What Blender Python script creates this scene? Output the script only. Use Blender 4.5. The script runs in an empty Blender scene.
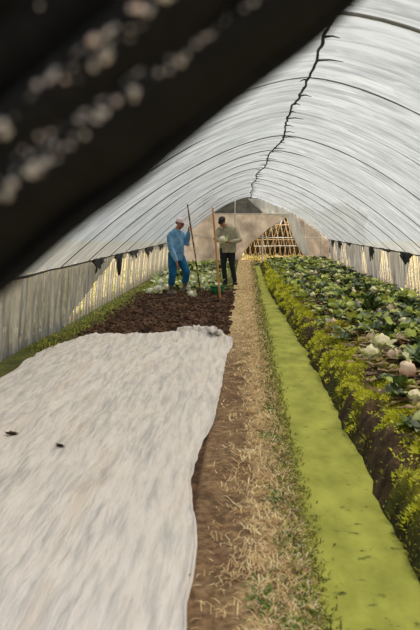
import bpy, math, random
from mathutils import Vector, Matrix, noise
random.seed(7)
scene = bpy.context.scene
COL = scene.collection
R = random.random
def U(a, b): return a + (b - a) * random.random()
def lerp(a, b, t): return a + (b - a) * t
def clamp(v, a=0.0, b=1.0): return max(a, min(b, v))
def smooth(a, b, v):
    t = clamp((v - a) / (b - a)); return t * t * (3 - 2 * t)
def N(x, y=0.0, z=0.0): return noise.noise(Vector((x, y, z)))

# ------------------------------------------------------------------ camera
FPX = 700.0
EYE = 1.57
cam_d = bpy.data.cameras.new('camera'); cam = bpy.data.objects.new('camera', cam_d); COL.objects.link(cam)
cam_d.sensor_fit = 'HORIZONTAL'; cam_d.sensor_width = 24.0; cam_d.lens = 24.0 * FPX / 420.0
cam_d.clip_start = 0.02; cam_d.clip_end = 400
PITCH = math.atan(90 / FPX); YAW = math.atan(35 / FPX * math.cos(PITCH))
cam.location = (0, 0, EYE)
cam.rotation_euler = (math.pi / 2 - PITCH, 0, YAW)
cam_d.dof.use_dof = True; cam_d.dof.focus_distance = 13.0; cam_d.dof.aperture_fstop = 4.2
scene.camera = cam
# ------------------------------------------------------------------ sky, sun, exposure
w = bpy.data.worlds.new('sky'); scene.world = w; w.use_nodes = True
bg = w.node_tree.nodes['Background']; bg.inputs['Color'].default_value = (0.93, 0.96, 1.0, 1); bg.inputs['Strength'].default_value = 1.05
sd = bpy.data.lights.new('sun', 'SUN'); sd.energy = 12.0; sd.angle = math.radians(6); sd.color = (1.0, 0.90, 0.74)
sun = bpy.data.objects.new('sun', sd); COL.objects.link(sun)
sun.rotation_euler = Vector((-0.38, -0.20, -1.0)).to_track_quat('-Z', 'Y').to_euler()
sun.location = (3, 4, 12)
scene.view_settings.view_transform = 'Standard'; scene.view_settings.look = 'None'
scene.view_settings.gamma = 1.0; scene.view_settings.use_curve_mapping = False
scene.view_settings.exposure = -0.10

# ------------------------------------------------------------------ materials
def S(r, g, b):
    f = lambda c: (c / 255 / 12.92) if c <= 10 else ((c / 255 + 0.055) / 1.055) ** 2.4
    return (f(r), f(g), f(b))
def material(name, c1, c2=None, scale=(5, 5, 5), rough=0.8, detail=4, bump=0.0, bump_scale=None, trans=0.0,
             attr=False, lo=0.35, hi=0.65, spec=0.3, c3=None, scale3=(3, 3, 3), lo3=0.55, hi3=0.7, distort=0.0, clear=0.0):
    m = bpy.data.materials.new(name); m.use_nodes = True
    nt = m.node_tree; nd = nt.nodes; lk = nt.links
    p = nd['Principled BSDF']; p.inputs['Roughness'].default_value = rough
    p.inputs['Specular IOR Level'].default_value = spec
    tc = nd.new('ShaderNodeTexCoord')
    def nz(sc, det):
        mp = nd.new('ShaderNodeMapping'); mp.inputs['Scale'].default_value = sc
        lk.new(tc.outputs['Object'], mp.inputs['Vector'])
        n = nd.new('ShaderNodeTexNoise'); n.inputs['Scale'].default_value = 1.0; n.inputs['Detail'].default_value = det
        n.inputs['Roughness'].default_value = 0.6; n.inputs['Distortion'].default_value = distort
        lk.new(mp.outputs['Vector'], n.inputs['Vector']); return n
    def ramp(n, lo, hi):
        r = nd.new('ShaderNodeMapRange'); r.inputs['From Min'].default_value = lo; r.inputs['From Max'].default_value = hi
        lk.new(n.outputs['Fac'], r.inputs['Value']); return r
    if attr:
        a = nd.new('ShaderNodeVertexColor'); a.layer_name = 'Col'; col = a.outputs['Color']
    else:
        rgb = nd.new('ShaderNodeRGB'); rgb.outputs[0].default_value = (*c1, 1); col = rgb.outputs[0]
    n1 = nz(scale, detail)
    if c2 is not None:
        mx = nd.new('ShaderNodeMix'); mx.data_type = 'RGBA'
        if attr: mx.blend_type = 'MULTIPLY'
        lk.new(ramp(n1, lo, hi).outputs[0], mx.inputs['Factor'])
        lk.new(col, mx.inputs['A']); mx.inputs['B'].default_value = (*c2, 1); col = mx.outputs['Result']
    if c3 is not None:
        mx = nd.new('ShaderNodeMix'); mx.data_type = 'RGBA'
        lk.new(ramp(nz(scale3, 5), lo3, hi3).outputs[0], mx.inputs['Factor'])
        lk.new(col, mx.inputs['A']); mx.inputs['B'].default_value = (*c3, 1); col = mx.outputs['Result']
    lk.new(col, p.inputs['Base Color'])
    bn = None
    if bump:
        b = nd.new('ShaderNodeBump'); b.inputs['Strength'].default_value = bump; b.inputs['Distance'].default_value = 0.02
        nb = nz(bump_scale, 5) if bump_scale else n1
        lk.new(nb.outputs['Fac'], b.inputs['Height']); lk.new(b.outputs['Normal'], p.inputs['Normal']); bn = b
    if trans:
        t = nd.new('ShaderNodeBsdfTranslucent'); lk.new(col, t.inputs['Color'])
        if bn: lk.new(bn.outputs['Normal'], t.inputs['Normal'])
        ms = nd.new('ShaderNodeMixShader'); ms.inputs[0].default_value = trans
        lk.new(p.outputs[0], ms.inputs[1]); lk.new(t.outputs[0], ms.inputs[2])
        out = ms.outputs[0]
        if clear:
            tp_ = nd.new('ShaderNodeBsdfTransparent'); m2 = nd.new('ShaderNodeMixShader'); m2.inputs[0].default_value = clear
            lk.new(out, m2.inputs[1]); lk.new(tp_.outputs[0], m2.inputs[2]); out = m2.outputs[0]
        lk.new(out, nd['Material Output'].inputs['Surface'])
    return m
M = {}
M['film'] = material('roof film', (0.29, 0.315, 0.335), (0.09, 0.10, 0.11), scale=(1.6, 9, 1.6), rough=0.5, detail=8, bump=1.0,
                     bump_scale=(3.5, 13, 3.5), trans=0.56, clear=0.14, lo=0.40, hi=0.76, c3=(0.36, 0.385, 0.41), scale3=(2.5, 7, 2.5), lo3=0.54, hi3=0.72, distort=0.5)
M['film_wall'] = material('wall film', (0.36, 0.36, 0.355), (0.09, 0.09, 0.09), scale=(3, 7, 1.2), rough=0.55, detail=6, bump=0.8,
                          bump_scale=(4, 12, 1.0), trans=0.45, clear=0.14, lo=0.38, hi=0.68)
M['film_beige'] = material('beige end film', (0.88, 0.80, 0.72), (0.52, 0.45, 0.39), scale=(1.6, 3, 1.6), rough=0.6, detail=6, bump=0.5,
                           bump_scale=(3, 3, 2), trans=0.55, lo=0.4, hi=0.7)
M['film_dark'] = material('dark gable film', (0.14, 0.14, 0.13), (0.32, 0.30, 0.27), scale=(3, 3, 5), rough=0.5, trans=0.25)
M['film_white'] = material('white drape film', (0.92, 0.91, 0.88), (0.62, 0.58, 0.52), scale=(7, 3, 2), rough=0.5, detail=5, bump=0.6,
                           bump_scale=(12, 3, 2), trans=0.5, lo=0.45, hi=0.8)
M['ground'] = material('ground', (1, 1, 1), (0.42, 0.40, 0.38), scale=(22, 22, 22), rough=0.95, detail=7, bump=0.9, attr=True, lo=0.38, hi=0.62,
                       bump_scale=(30, 30, 30))
M['clod'] = material('clod', (1, 1, 1), (0.5, 0.46, 0.42), scale=(30, 30, 30), rough=0.95, detail=5, bump=0.8, attr=True)
M['blade'] = material('blade', (1, 1, 1), (0.88, 0.88, 0.80), scale=(9, 9, 9), rough=0.7, attr=True, trans=0.25)
M['leaf'] = material('leaf', (1, 1, 1), (0.5, 0.56, 0.4), scale=(14, 14, 14), rough=0.42, attr=True, trans=0.22, spec=0.5, bump=0.3)
M['head'] = material('cabbage head', (1, 1, 1), (0.88, 0.78, 0.68), scale=(26, 26, 26), rough=0.5, attr=True, trans=0.1, bump=0.3)
M['duckweed'] = material('duckweed', S(172, 174, 78), S(134, 138, 54), scale=(4, 2.2, 1), rough=0.85, detail=8, bump=0.25, bump_scale=(160, 160, 160),
                         lo=0.35, hi=0.65, c3=S(66, 74, 26), scale3=(9, 13, 9), lo3=0.62, hi3=0.72)
M['cloth'] = material('row cover cloth', (0.66, 0.61, 0.565), (0.33, 0.32, 0.312), scale=(24, 2.4, 4), rough=0.95, detail=12, bump=1.0,
                      bump_scale=(40, 6, 6), lo=0.44, hi=0.80, c3=(0.58, 0.49, 0.40), scale3=(5.2, 0.9, 1), lo3=0.54, hi3=0.80, distort=0.25)
M['bamboo'] = material('pale bamboo', (0.86, 0.78, 0.66), (0.60, 0.51, 0.40), scale=(20, 20, 3), rough=0.6)
M['tan_pole'] = material('tan pole', S(214, 160, 104), S(186, 130, 78), scale=(20, 20, 4), rough=0.55)
M['cane'] = material('pale cane', S(236, 210, 168), S(206, 172, 128), scale=(20, 20, 4), rough=0.6)
M['dark_pole'] = material('mottled pole', S(74, 58, 46), S(168, 138, 104), scale=(9, 9, 7), rough=0.6, lo=0.52, hi=0.56)
M['hoop_grey'] = material('pale hoop', (0.30, 0.30, 0.29), (0.42, 0.42, 0.40), scale=(4, 4, 4), rough=0.6)
M['hoop'] = material('hoop', (0.085, 0.085, 0.08), (0.2, 0.2, 0.19), scale=(4, 4, 4), rough=0.6)
M['black'] = material('black scraps', (0.012, 0.012, 0.012), (0.03, 0.03, 0.028), scale=(30, 30, 30), rough=0.7)
M['white_pole'] = material('pale pole', (0.78, 0.76, 0.70), (0.55, 0.5, 0.45), scale=(8, 8, 8), rough=0.6)
M['net'] = material('black shade net', (0.006, 0.006, 0.006), (0.009, 0.009, 0.009), scale=(80, 80, 80), rough=0.9, spec=0.1)
M['knot'] = material('net knots', (0.62, 0.46, 0.38), (0.34, 0.32, 0.32), scale=(60, 60, 60), rough=0.6, lo=0.4, hi=0.6)  # pale colour painted in place of specular glints on the net
M['haze'] = material('net haze', (0.50, 0.44, 0.40), (0.22, 0.22, 0.22), scale=(90, 90, 90), rough=0.7)  # greyer colour painting the soft highlight haze between the glints
M['denim'] = material('blue denim', S(128, 172, 204), S(84, 130, 166), scale=(9, 9, 7), rough=0.85, bump=0.4, lo=0.35, hi=0.65)
M['blue_trousers'] = material('blue trousers', S(24, 104, 150), S(14, 70, 110), scale=(9, 9, 6), rough=0.85, bump=0.4)
M['boot'] = material('muddy boot', S(146, 134, 122), S(84, 72, 62), scale=(12, 12, 12), rough=0.7)
M['skin'] = material('skin', S(176, 118, 92), S(150, 94, 70), scale=(14, 14, 14), rough=0.55)
M['cap'] = material('pale cap', S(232, 218, 222), S(214, 198, 204), scale=(20, 20, 20), rough=0.85)
M['grey_jacket'] = material('grey jacket', S(176, 170, 146), S(138, 132, 112), scale=(8, 8, 6), rough=0.9, bump=0.4)
M['black_cloth'] = material('black trousers', S(38, 38, 44), S(26, 26, 30), scale=(8, 8, 8), rough=0.85)
M['hair'] = material('dark hair', S(34, 28, 26), S(48, 42, 40), scale=(40, 40, 10), rough=0.7)
M['green_tub'] = material('green tub', S(26, 108, 54), S(20, 84, 42), scale=(14, 14, 14), rough=0.45)
M['eye'] = material('eye', S(20, 16, 14), rough=0.3)
M['hedge'] = material('hedge', (1, 1, 1), (0.5, 0.46, 0.4), scale=(6, 6, 6), rough=0.9, attr=True)

# ------------------------------------------------------------------ mesh helpers
class MB:
    def __init__(s): s.v = []; s.f = []; s.c = []
    def add(s, verts, faces, col=(1, 1, 1)):
        o = len(s.v); s.v += [tuple(p) for p in verts]; s.f += [tuple(i + o for i in f) for f in faces]
        if col and isinstance(col[0], (tuple, list)): s.c += [tuple(k) for k in col]
        else: s.c += [tuple(col)] * len(verts)
    def tube(s, pts, rad, seg=8, col=(1, 1, 1), side=None, caps=True):
        pts = [Vector(p) for p in pts]; n = len(pts); rings = []
        ref = Vector(side) if side is not None else None
        prev = None
        for i, p in enumerate(pts):
            t = (pts[min(i + 1, n - 1)] - pts[max(i - 1, 0)]).normalized()
            if ref is not None: a = ref - t * ref.dot(t)
            elif prev is not None: a = prev - t * prev.dot(t)
            else:
                h = Vector((0, 0, 1)) if abs(t.z) < 0.9 else Vector((1, 0, 0)); a = h - t * h.dot(t)
            a.normalize(); prev = a; b = t.cross(a)
            r = rad[i] if isinstance(rad, list) else rad
            ra, rb = r if isinstance(r, (tuple, list)) else (r, r)
            rings.append((p, a, b, ra, rb, t))
        V = []; F = []
        ex = []
        if caps:
            p, a, b, ra, rb, t = rings[0]; q = min(ra, rb); ex.append((p - t * q * 0.6, a, b, ra * 0.6, rb * 0.6, t))
        ex += rings
        if caps:
            p, a, b, ra, rb, t = rings[-1]; q = min(ra, rb); ex.append((p + t * q * 0.6, a, b, ra * 0.6, rb * 0.6, t))
        for (p, a, b, ra, rb, t) in ex:
            for k in range(seg):
                an = 2 * math.pi * k / seg; V.append(p + a * ra * math.cos(an) + b * rb * math.sin(an))
        for i in range(len(ex) - 1):
            for k in range(seg):
                k2 = (k + 1) % seg; F.append((i * seg + k, i * seg + k2, (i + 1) * seg + k2, (i + 1) * seg + k))
        F.append(tuple(reversed(range(seg)))); F.append(tuple(range((len(ex) - 1) * seg, len(ex) * seg)))
        s.add(V, F, col)
    def blob(s, c, r, col=(1, 1, 1), seg=10, rings=7, jag=0.0, axes=None, seed=0.0):
        c = Vector(c); r = r if isinstance(r, (tuple, list)) else (r, r, r)
        ax = axes or (Vector((1, 0, 0)), Vector((0, 1, 0)), Vector((0, 0, 1)))
        V = []; F = []
        def pt(th, ph):
            d = Vector((math.sin(th) * math.cos(ph), math.sin(th) * math.sin(ph), math.cos(th)))
            k = 1 + jag * N(d.x * 2.2 + seed, d.y * 2.2 + seed * 1.7, d.z * 2.2) * 1.6
            return c + ax[0] * d.x * r[0] * k + ax[1] * d.y * r[1] * k + ax[2] * d.z * r[2] * k
        V.append(pt(0, 0))
        for i in range(1, rings):
            for k in range(seg): V.append(pt(math.pi * i / rings, 2 * math.pi * k / seg))
        V.append(pt(math.pi, 0))
        for k in range(seg):
            k2 = (k + 1) % seg; F.append((0, 1 + k, 1 + k2))
            for i in range(rings - 2): F.append((1 + i * seg + k, 1 + (i + 1) * seg + k, 1 + (i + 1) * seg + k2, 1 + i * seg + k2))
            F.append((1 + (rings - 2) * seg + k, len(V) - 1, 1 + (rings - 2) * seg + k2))
        s.add(V, F, col)
    def mesh(s, name, mat, smooth_=True):
        me = bpy.data.meshes.new(name); me.from_pydata(s.v, [], s.f); me.update()
        ca = me.color_attributes.new('Col', 'FLOAT_COLOR', 'POINT')
        flat = []
        for c in s.c: flat += [c[0], c[1], c[2], 1.0]
        ca.data.foreach_set('color', flat)
        me.materials.append(mat)
        if smooth_: me.polygons.foreach_set('use_smooth', [True] * len(me.polygons))
        return me
    def build(s, name, mat, parent=None, loc=None, smooth_=True, voxel=None, relax=0):
        me = s.mesh(name, mat, smooth_)
        if voxel:
            tmp = bpy.data.objects.new('tmp', me); COL.objects.link(tmp)
            rm = tmp.modifiers.new('r', 'REMESH'); rm.mode = 'VOXEL'; rm.voxel_size = voxel; rm.use_smooth_shade = True
            if relax: sm = tmp.modifiers.new('s', 'SMOOTH'); sm.factor = 0.5; sm.iterations = relax
            dg = bpy.context.evaluated_depsgraph_get()
            me2 = bpy.data.meshes.new_from_object(tmp.evaluated_get(dg)); bpy.data.objects.remove(tmp)
            me2.name = name; me2.materials.clear(); me2.materials.append(mat)
            me2.polygons.foreach_set('use_smooth', [True] * len(me2.polygons)); me = me2
        o = bpy.data.objects.new(name, me); COL.objects.link(o)
        if parent is not None: o.parent = parent
        if loc is not None: o.location = loc
        return o
def tag(o, label=None, cat=None, group=None, kind=None):
    if label: o['label'] = label
    if cat: o['category'] = cat
    if group: o['group'] = group
    if kind: o['kind'] = kind
    return o
def empty(name, loc=(0, 0, 0), rz=0.0):
    o = bpy.data.objects.new(name, None); COL.objects.link(o); o.location = loc; o.rotation_euler = (0, 0, rz); o.empty_display_size = 0.1
    return o
def clone(o, parent=None):
    c = o.copy(); COL.objects.link(c)
    if parent is not None: c.parent = parent
    for ch in list(o.children): clone(ch, c)
    return c
def gx(x, y, z=0.0):      # where a line of sight meets height z
    s = (y - 225) / (EYE - z); return (x - 245) / s, FPX / s

# ------------------------------------------------------------------ terrain
WATER = -0.15
def canal_l(Y): return 0.345 + 0.02 * N(Y * 1.3, 3) + 0.012 * N(Y * 5, 7)
def canal_r(Y): return lerp(0.83, 0.60, smooth(7, 20, Y)) + 0.035 * N(Y * 1.1, 9) + 0.035 * N(Y * 4, 4) + 0.015 * N(Y * 13, 8)
def bed_top(X, Y): return 0.0
def ground(X, Y):
    n = 0.02 * N(X * 2.5, Y * 2.5) + 0.012 * N(X * 9, Y * 9, 2)
    if Y > 29.7 and X > 0: return -0.02 + n
    cl, cr = canal_l(Y), canal_r(Y)
    if X < -0.27:          # left bed
        z = 0.05 * smooth(-0.27, -0.6, X) * (1 - smooth(9.2, 10.0, Y))
        if Y > 9.4:
            t = smooth(9.4, 9.9, Y) * (1 - smooth(15.6, 17, Y)) * smooth(-0.25, -0.5, X) * smooth(-2.7, -2.3, X)
            z += t * (0.05 * N(X * 3.3, Y * 3.0, 5) + 0.045 * N(X * 10, Y * 8, 8) + 0.03)
        z += 0.10 * smooth(16, 17.5, Y) * smooth(-1.6, -0.5, X)
        return z + n
    if X < cl:
        z = 0.02 + 0.10 * smooth(15.5, 17.2, Y)
        e = smooth(cl - 0.07, cl + 0.0, X)
        return lerp(z, WATER - 0.03, e) + n * (1 - 0.5 * e)
    if X < cr: return WATER - 0.04
    e = smooth(cr, cr + 0.17, X)
    z = lerp(WATER - 0.04, 0.09, e) + 0.06 * smooth(cr + 0.2, cr + 0.9, X) - 0.12 * smooth(2.9, 3.6, X)
    return z + n * 1.5 + e * (0.07 * N(X * 4, Y * 3.2, 4) + 0.055 * N(X * 10, Y * 8, 6))

SOIL = S(116, 86, 62); SOILD = S(70, 50, 37); PATH = S(164, 136, 98); STRAW = S(236, 210, 158); MOSS = S(182, 180, 46); MOSSD = S(92, 84, 34)
def mix3(a, b, t): return tuple(lerp(a[i], b[i], t) for i in range(3))
def gcol(X, Y):
    n = 0.5 + 0.9 * N(X * 5, Y * 3.5, 11); n = clamp(n); n2 = clamp(0.5 + 1.1 * N(X * 14, Y * 10, 3))
    cl, cr = canal_l(Y), canal_r(Y)
    if X < -0.27:
        c = mix3(SOILD, SOIL, n2)
        g = smooth(-2.2, -2.5, X + 0.15 * N(X * 3, Y * 3)) * 0.9
        c = mix3(c, mix3(S(104, 112, 44), S(66, 78, 30), n), g)
        c = mix3(c, mix3(S(104, 112, 44), S(78, 62, 40), n2), smooth(15.7, 16.6, Y))
        return c
    if X < cl:
        d = mix3(SOIL, PATH, n * 0.8)
        st = smooth(-0.02, 0.12, X + 0.08 * N(X * 4, Y * 2)) * (0.25 + 0.75 * n2)
        st = max(st, smooth(6.5, 12, Y) * (0.55 + 0.45 * n2))
        c = mix3(d, STRAW, st * 0.8)
        return mix3(c, mix3(S(60, 64, 28), S(96, 92, 44), n2), smooth(cl - 0.07, cl - 0.02, X) * 0.8)
    if X < cr + 0.01: return S(60, 64, 24)
    e = smooth(cr + 0.05, cr + 0.2, X)
    c = mix3(mix3(S(48, 44, 22), S(78, 84, 30), n2), mix3(MOSS, MOSSD, n), e)
    c = mix3(c, mix3(S(58, 44, 30), S(98, 76, 50), n2), smooth(0.06, 0.2, N(X * 3.5, Y * 2.2, 21)))
    return mix3(c, mix3(S(84, 62, 44), S(56, 52, 26), n2), smooth(cr + 0.45, cr + 0.75, X + 0.1 * N(X * 3, Y * 3)))
xs = []
x = -2.82
while x < 4.0:
    xs.append(x); x += 0.022 if -0.35 < x < 1.7 else 0.055
ys = []
y = 0.8
while y < 30.4:
    ys.append(y); y += lerp(0.03, 0.16, clamp((y - 2) / 18))
mb = MB(); V = []; Cc = []; F = []
nx = len(xs)
for yy in ys:
    for xx in xs: V.append((xx, yy, ground(xx, yy))); Cc.append(gcol(xx, yy))
for j in range(len(ys) - 1):
    for i in range(nx - 1):
        a = j * nx + i; F.append((a, a + 1, a + nx + 1, a + nx))
mb.add(V, F, Cc); tag(mb.build('floor', M['ground']), kind='structure')

# outside ground: coarse meadow around the tunnel
mb = MB()
def outgrid(x0, x1, y0, y1, nx, ny):
    V = []; C_ = []; F = []
    for j in range(ny + 1):
        for i in range(nx + 1):
            X = lerp(x0, x1, i / nx); Y = lerp(y0, y1, j / ny); n = clamp(0.5 + 0.9 * N(X * 1.1, Y * 0.9, 2))
            V.append((X, Y, -0.03 + 0.05 * N(X, Y)))
            C_.append(mix3(S(130, 128, 72), S(176, 156, 122), n))
    for j in range(ny):
        for i in range(nx):
            a = j * (nx + 1) + i; F.append((a, a + 1, a + nx + 2, a + nx + 1))
    mb.add(V, F, C_)
outgrid(-40, -2.80, -10, 31, 60, 80); outgrid(3.95, 40, -10, 31, 60, 80); outgrid(-40, 40, 30.35, 70, 100, 50)
outgrid(-2.80, 3.95, -10, 0.85, 10, 12)
tag(mb.build('outdoor_ground', M['ground']), kind='structure')

# duckweed water
mb = MB(); V = []; F = []; yy = 0.9; rows = 0
while yy < 29.8:
    a, b = canal_l(yy) - 0.03, canal_r(yy) + 0.03
    for k in range(9): X = lerp(a, b, k / 8); V.append((X, yy, WATER + 0.003 * N(X * 8, yy * 8)))
    rows += 1; yy += 0.12
for j in range(rows - 1):
    for k in range(8): q = j * 9 + k; F.append((q, q + 1, q + 10, q + 9))
mb.add(V, F)
tag(mb.build('duckweed', M['duckweed']), 'bright green duckweed covering the narrow water channel', 'water plants', kind='stuff')

# ------------------------------------------------------------------ tunnel shell
HW = 3.1; EAVE = 0.95; YN, YF = 2.1, 30.0
def ridge_x(Y): return lerp(0.50, 0.22, smooth(8, 22, Y)) + 0.035 * math.sin(Y * 1.4) * smooth(3, 9, Y) + 0.02 * N(Y * 2.1)
def ridge_z(Y): return 2.80 - 0.05 * smooth(20, 30, Y)
LX, RX = -2.66, 3.55
def arch(u, Y):           # u -1..1
    rx = ridge_x(Y); e = LX if u < 0 else RX
    X = lerp(rx, e, abs(u)); 
    Z = lerp(ridge_z(Y), EAVE, abs(u) ** 1.55)
    return X, Z
HSP = 0.62
def roof_pt(u, Y, off=0.0):
    X, Z = arch(u, Y)
    ph = (Y / HSP) % 1.0; sag = 0.018 * math.sin(math.pi * ph) * (1 - abs(u) ** 6)
    wr = 0.016 * N(u * 3, Y * 3.2, 1) + 0.008 * N(u * 5, Y * 9, 6)
    return (X, Y, Z - sag + (wr + off) * 1.0 + 0.02)
nu = 72; mb = MB(); V = []; F = []; yy = YN; rows = 0
while yy < YF + 0.05:
    for k in range(nu + 1): V.append(roof_pt(lerp(-1, 1, k / nu), yy))
    rows += 1; yy += 0.09
for j in range(rows - 1):
    for k in range(nu): q = j * (nu + 1) + k; F.append((q, q + nu + 1, q + nu + 2, q + 1))
mb.add(V, F); tag(mb.build('ceiling', M['film']), kind='structure')

# hoops
hoops = []
for i in range(int((YF - YN) / HSP) + 1):
    Y = (math.ceil(YN / HSP) + i) * HSP
    if Y > YF: break
    mb = MB(); pts = []
    j1, j2 = U(-0.02, 0.02), U(-0.03, 0.03)
    big = (i % 3 == 0)
    for k in range(41):
        u = lerp(-1, 1, k / 40); X, Z = arch(u, Y)
        dz = (0.010 + 0.030 * N(u * 2.2 + i, i * 2.3)) if big else 0.036
        pts.append((X, Y + j1 + 0.03 * N(u * 2, i * 3.1), Z + dz + 0.018 * N(u * 1.3, i * 1.7)))
    mb.tube(pts, (0.012 if Y < 5 else 0.007) if big else 0.005, 6)
    tag(mb.build('roof_hoop', M['hoop'] if big else M['hoop_grey']), '%s' % ('dark hoop crossing the top right corner of the picture, nearest of all hoops' if (big and Y < 4.2) else 'dark hoop arching across the tunnel just under the film' if big else 'faint thin hoop showing through the film as a soft line'), 'hoop', None if (big and Y < 4.2) else 'dark hoops under the film' if big else 'faint hoops behind the film')

# ridge rope
mb = MB(); pts = []
yy = 0.3
while yy < 29.9:
    pts.append((ridge_x(yy) + 0.02 * N(yy * 5), yy, ridge_z(yy) - 0.035 + 0.015 * N(yy * 4, 5))); yy += 0.08
rope_pts = pts
mb.tube(pts, [0.010 + 0.006 * abs(N(i * 0.9)) for i in range(len(pts))], 6)
rope = mb.build('ridge_rope', M['black']); tag(rope, 'black rope running along the ridge of the tunnel roof', 'rope')
yy = 3.0
while yy < 28:
    mb = MB(); X = ridge_x(yy); Z = ridge_z(yy) - 0.035; L = U(0.06, 0.2); sd_ = 1 if R() < 0.8 else -1
    mb.tube([(X, yy, Z), (X + sd_ * L * 0.5, yy + U(-0.02, 0.02), Z + 0.004), (X + sd_ * L, yy + U(-0.03, 0.03), Z - 0.01)], [0.009, 0.006, 0.002], 5)
    mb.build('tie', M['black'], rope); yy += U(0.45, 0.8)

# side walls ------------------------------------------------------
def wall_x(side, z, Y):
    t = clamp(z / EAVE); return (lerp(-2.74, LX, t) if side < 0 else lerp(3.64, RX, t))
def wall_sheet(side, lowest, name):
    mb = MB(); V = []; F = []; idx = {}; yy = YN; j = 0; NZ = 24; colsY = []
    while yy <= YF: colsY.append(yy); yy += 0.07
    for j, Y in enumerate(colsY):
        zl = lowest(Y)
        for k in range(NZ + 1):
            z = lerp(zl, EAVE + 0.02, k / NZ); fold = 0.025 * math.sin(Y * 17 + 3 * N(Y * 2)) * (1 - z / EAVE) + 0.03 * N(Y * 3, z * 2, side)
            V.append((wall_x(side, z, Y) + fold * 0.7 - side * 0.0, Y + 0.05 * N(z * 3, Y), z))
    for j in range(len(colsY) - 1):
        if lowest(colsY[j]) > EAVE - 0.03 and lowest(colsY[j + 1]) > EAVE - 0.03: continue
        for k in range(NZ): q = j * (NZ + 1) + k; F.append((q, q + 1, q + NZ + 2, q + NZ + 1))
    mb.add(V, F); tag(mb.build(name, M['film_wall']), kind='structure')
def low_left(Y):
    if Y < 10.2: return 0.01
    if Y < 14.3: return clamp(lerp(0.01, 0.90, ((Y - 10.2) / 4.1) ** 0.9) + 0.05 * N(Y * 5), 0, 0.93)
    return clamp(0.84 + 0.16 * N(Y * 2.3, 5) + 0.08 * N(Y * 8, 2), 0.45, 0.93)
def tri(Y, c, w_): return max(0.0, 1 - abs(Y - c) / w_)
def low_right(Y):
    z = 0.02
    for c, w_ in ((14.9, 1.3), (18.2, 1.1), (21.4, 0.7), (25.6, 1.7), (28.2, 0.8)):
        z = max(z, min(0.92, 1.25 * tri(Y, c, w_)))
    return clamp(z + 0.06 * N(Y * 5, 3), 0.01, 0.93)
wall_sheet(-1, low_left, 'wall_left'); wall_sheet(1, low_right, 'wall_right')
# upright bamboo slats, each its own thing
def slats(side, y0, y1, sp, label, group):
    protos = []
    for v in range(4):
        mb = MB(); r = U(0.012, 0.020); b = U(-0.03, 0.03)
        mb.tube([(0, 0, -0.04), (U(-.01, .01), b, 0.4), (0, 0, 1.0)], [r * 1.15, r, r * 0.8], 6)
        protos.append(mb.mesh('bamboo_stick', M['bamboo']))
    Y = y0; k = 0
    while Y < y1:
        me = protos[k % 4]; o = bpy.data.objects.new('bamboo_stick', me); COL.objects.link(o)
        lean = 0.10 + U(-0.07, 0.09)
        xb, xt = wall_x(side, 0, Y) + side * 0.045, wall_x(side, 1, Y) + side * 0.045
        o.location = (xb, Y, 0)
        o.rotation_euler = (-lean, math.atan2(xt - xb, 0.95), 0); o.scale = (1, 1, 0.97)
        tag(o, label, 'stick', group); Y += sp * U(0.75, 1.3); k += 1
slats(-1, 3.2, 29.6, 0.27, 'thin pale bamboo stick standing upright in the left tunnel side', 'bamboo sticks of the left side')
slats(1, 7.5, 29.6, 0.25, 'thin pale bamboo stick standing upright in the right tunnel side', 'bamboo sticks of the right side')
for side, nm in ((-1, 'left'), (1, 'right')):
    mb = MB(); pts = []; yy = YN
    while yy < 29.9:
        pts.append((wall_x(side, EAVE, yy) - side * 0.02, yy, EAVE + 0.02 * N(yy * 0.9, side) + 0.005)); yy += 0.25
    mb.tube(pts, [0.012 + 0.006 * N(i * 1.7, side) for i in range(len(pts))], 6)
    tag(mb.build('eave_rope', M['black']), 'black rope along the foot of the %s roof slope' % nm, 'rope')
# torn black scraps hanging at the eaves
def scrap(side, Y, L, drop, label, group=None, z0=None):
    mb = MB(); n = 14; V = []; F = []; z0 = z0 or EAVE + 0.03
    for i in range(n + 1):
        t = i / n; yy = Y + (t - 0.5) * L; d = 1.5 * drop * (0.35 + 0.65 * abs(math.sin(t * 5.1 + Y))) * (0.5 + 0.8 * abs(N(yy * 6, Y)))
        d *= math.sin(math.pi * clamp(t, 0.06, 0.94)) ** 0.5
        for k in range(5):
            q = k / 4; xx = wall_x(side, EAVE, yy) - side * (0.035 + 0.03 * math.sin(q * 6 + i)); V.append((xx, yy, z0 - d * q))
    for i in range(n):
        for k in range(4): q = i * 5 + k; F.append((q, q + 1, q + 6, q + 5))
    mb.add(V, F)
    o = mb.build('plastic_scrap', M['black']); m_ = o.modifiers.new('thick', 'SOLIDIFY'); m_.thickness = 0.006
    tag(o, label, 'scrap', group)
for a in ((-1, 12.5, 1.0, 0.22, 'ragged black scrap below the left eave, nearest of that row'),
          (-1, 14.6, 0.9, 0.30, 'larger black scrap above the bare bamboo slats on the left'),
          (-1, 16.6, 1.3, 0.20, 'long low black scrap along the left eave'),
          (-1, 19.3, 1.5, 0.30, 'black scrap behind the back of the man in blue'),
          (-1, 22.0, 1.2, 0.22, 'farthest black scrap on the left eave'),
          (1, 15.5, 1.1, 0.26, 'large black scrap at the right edge of the tunnel side, over pale slats'),
          (1, 17.6, 1.9, 0.07, 'long thin black scrap on the right eave'),
          (1, 19.7, 0.6, 0.55, 'black torn strip hanging down the middle of the right side'),
          (1, 24.0, 1.4, 0.10, 'thin black scrap on the right eave between the torn strip and the end wall'),
          (1, 26.3, 0.9, 0.36, 'black scrap on the right eave beside the end wall, nearer of the pair'),
          (1, 28.3, 0.9, 0.32, 'black scrap on the right eave beside the end wall, farther of the pair')): scrap(*a)

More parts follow.
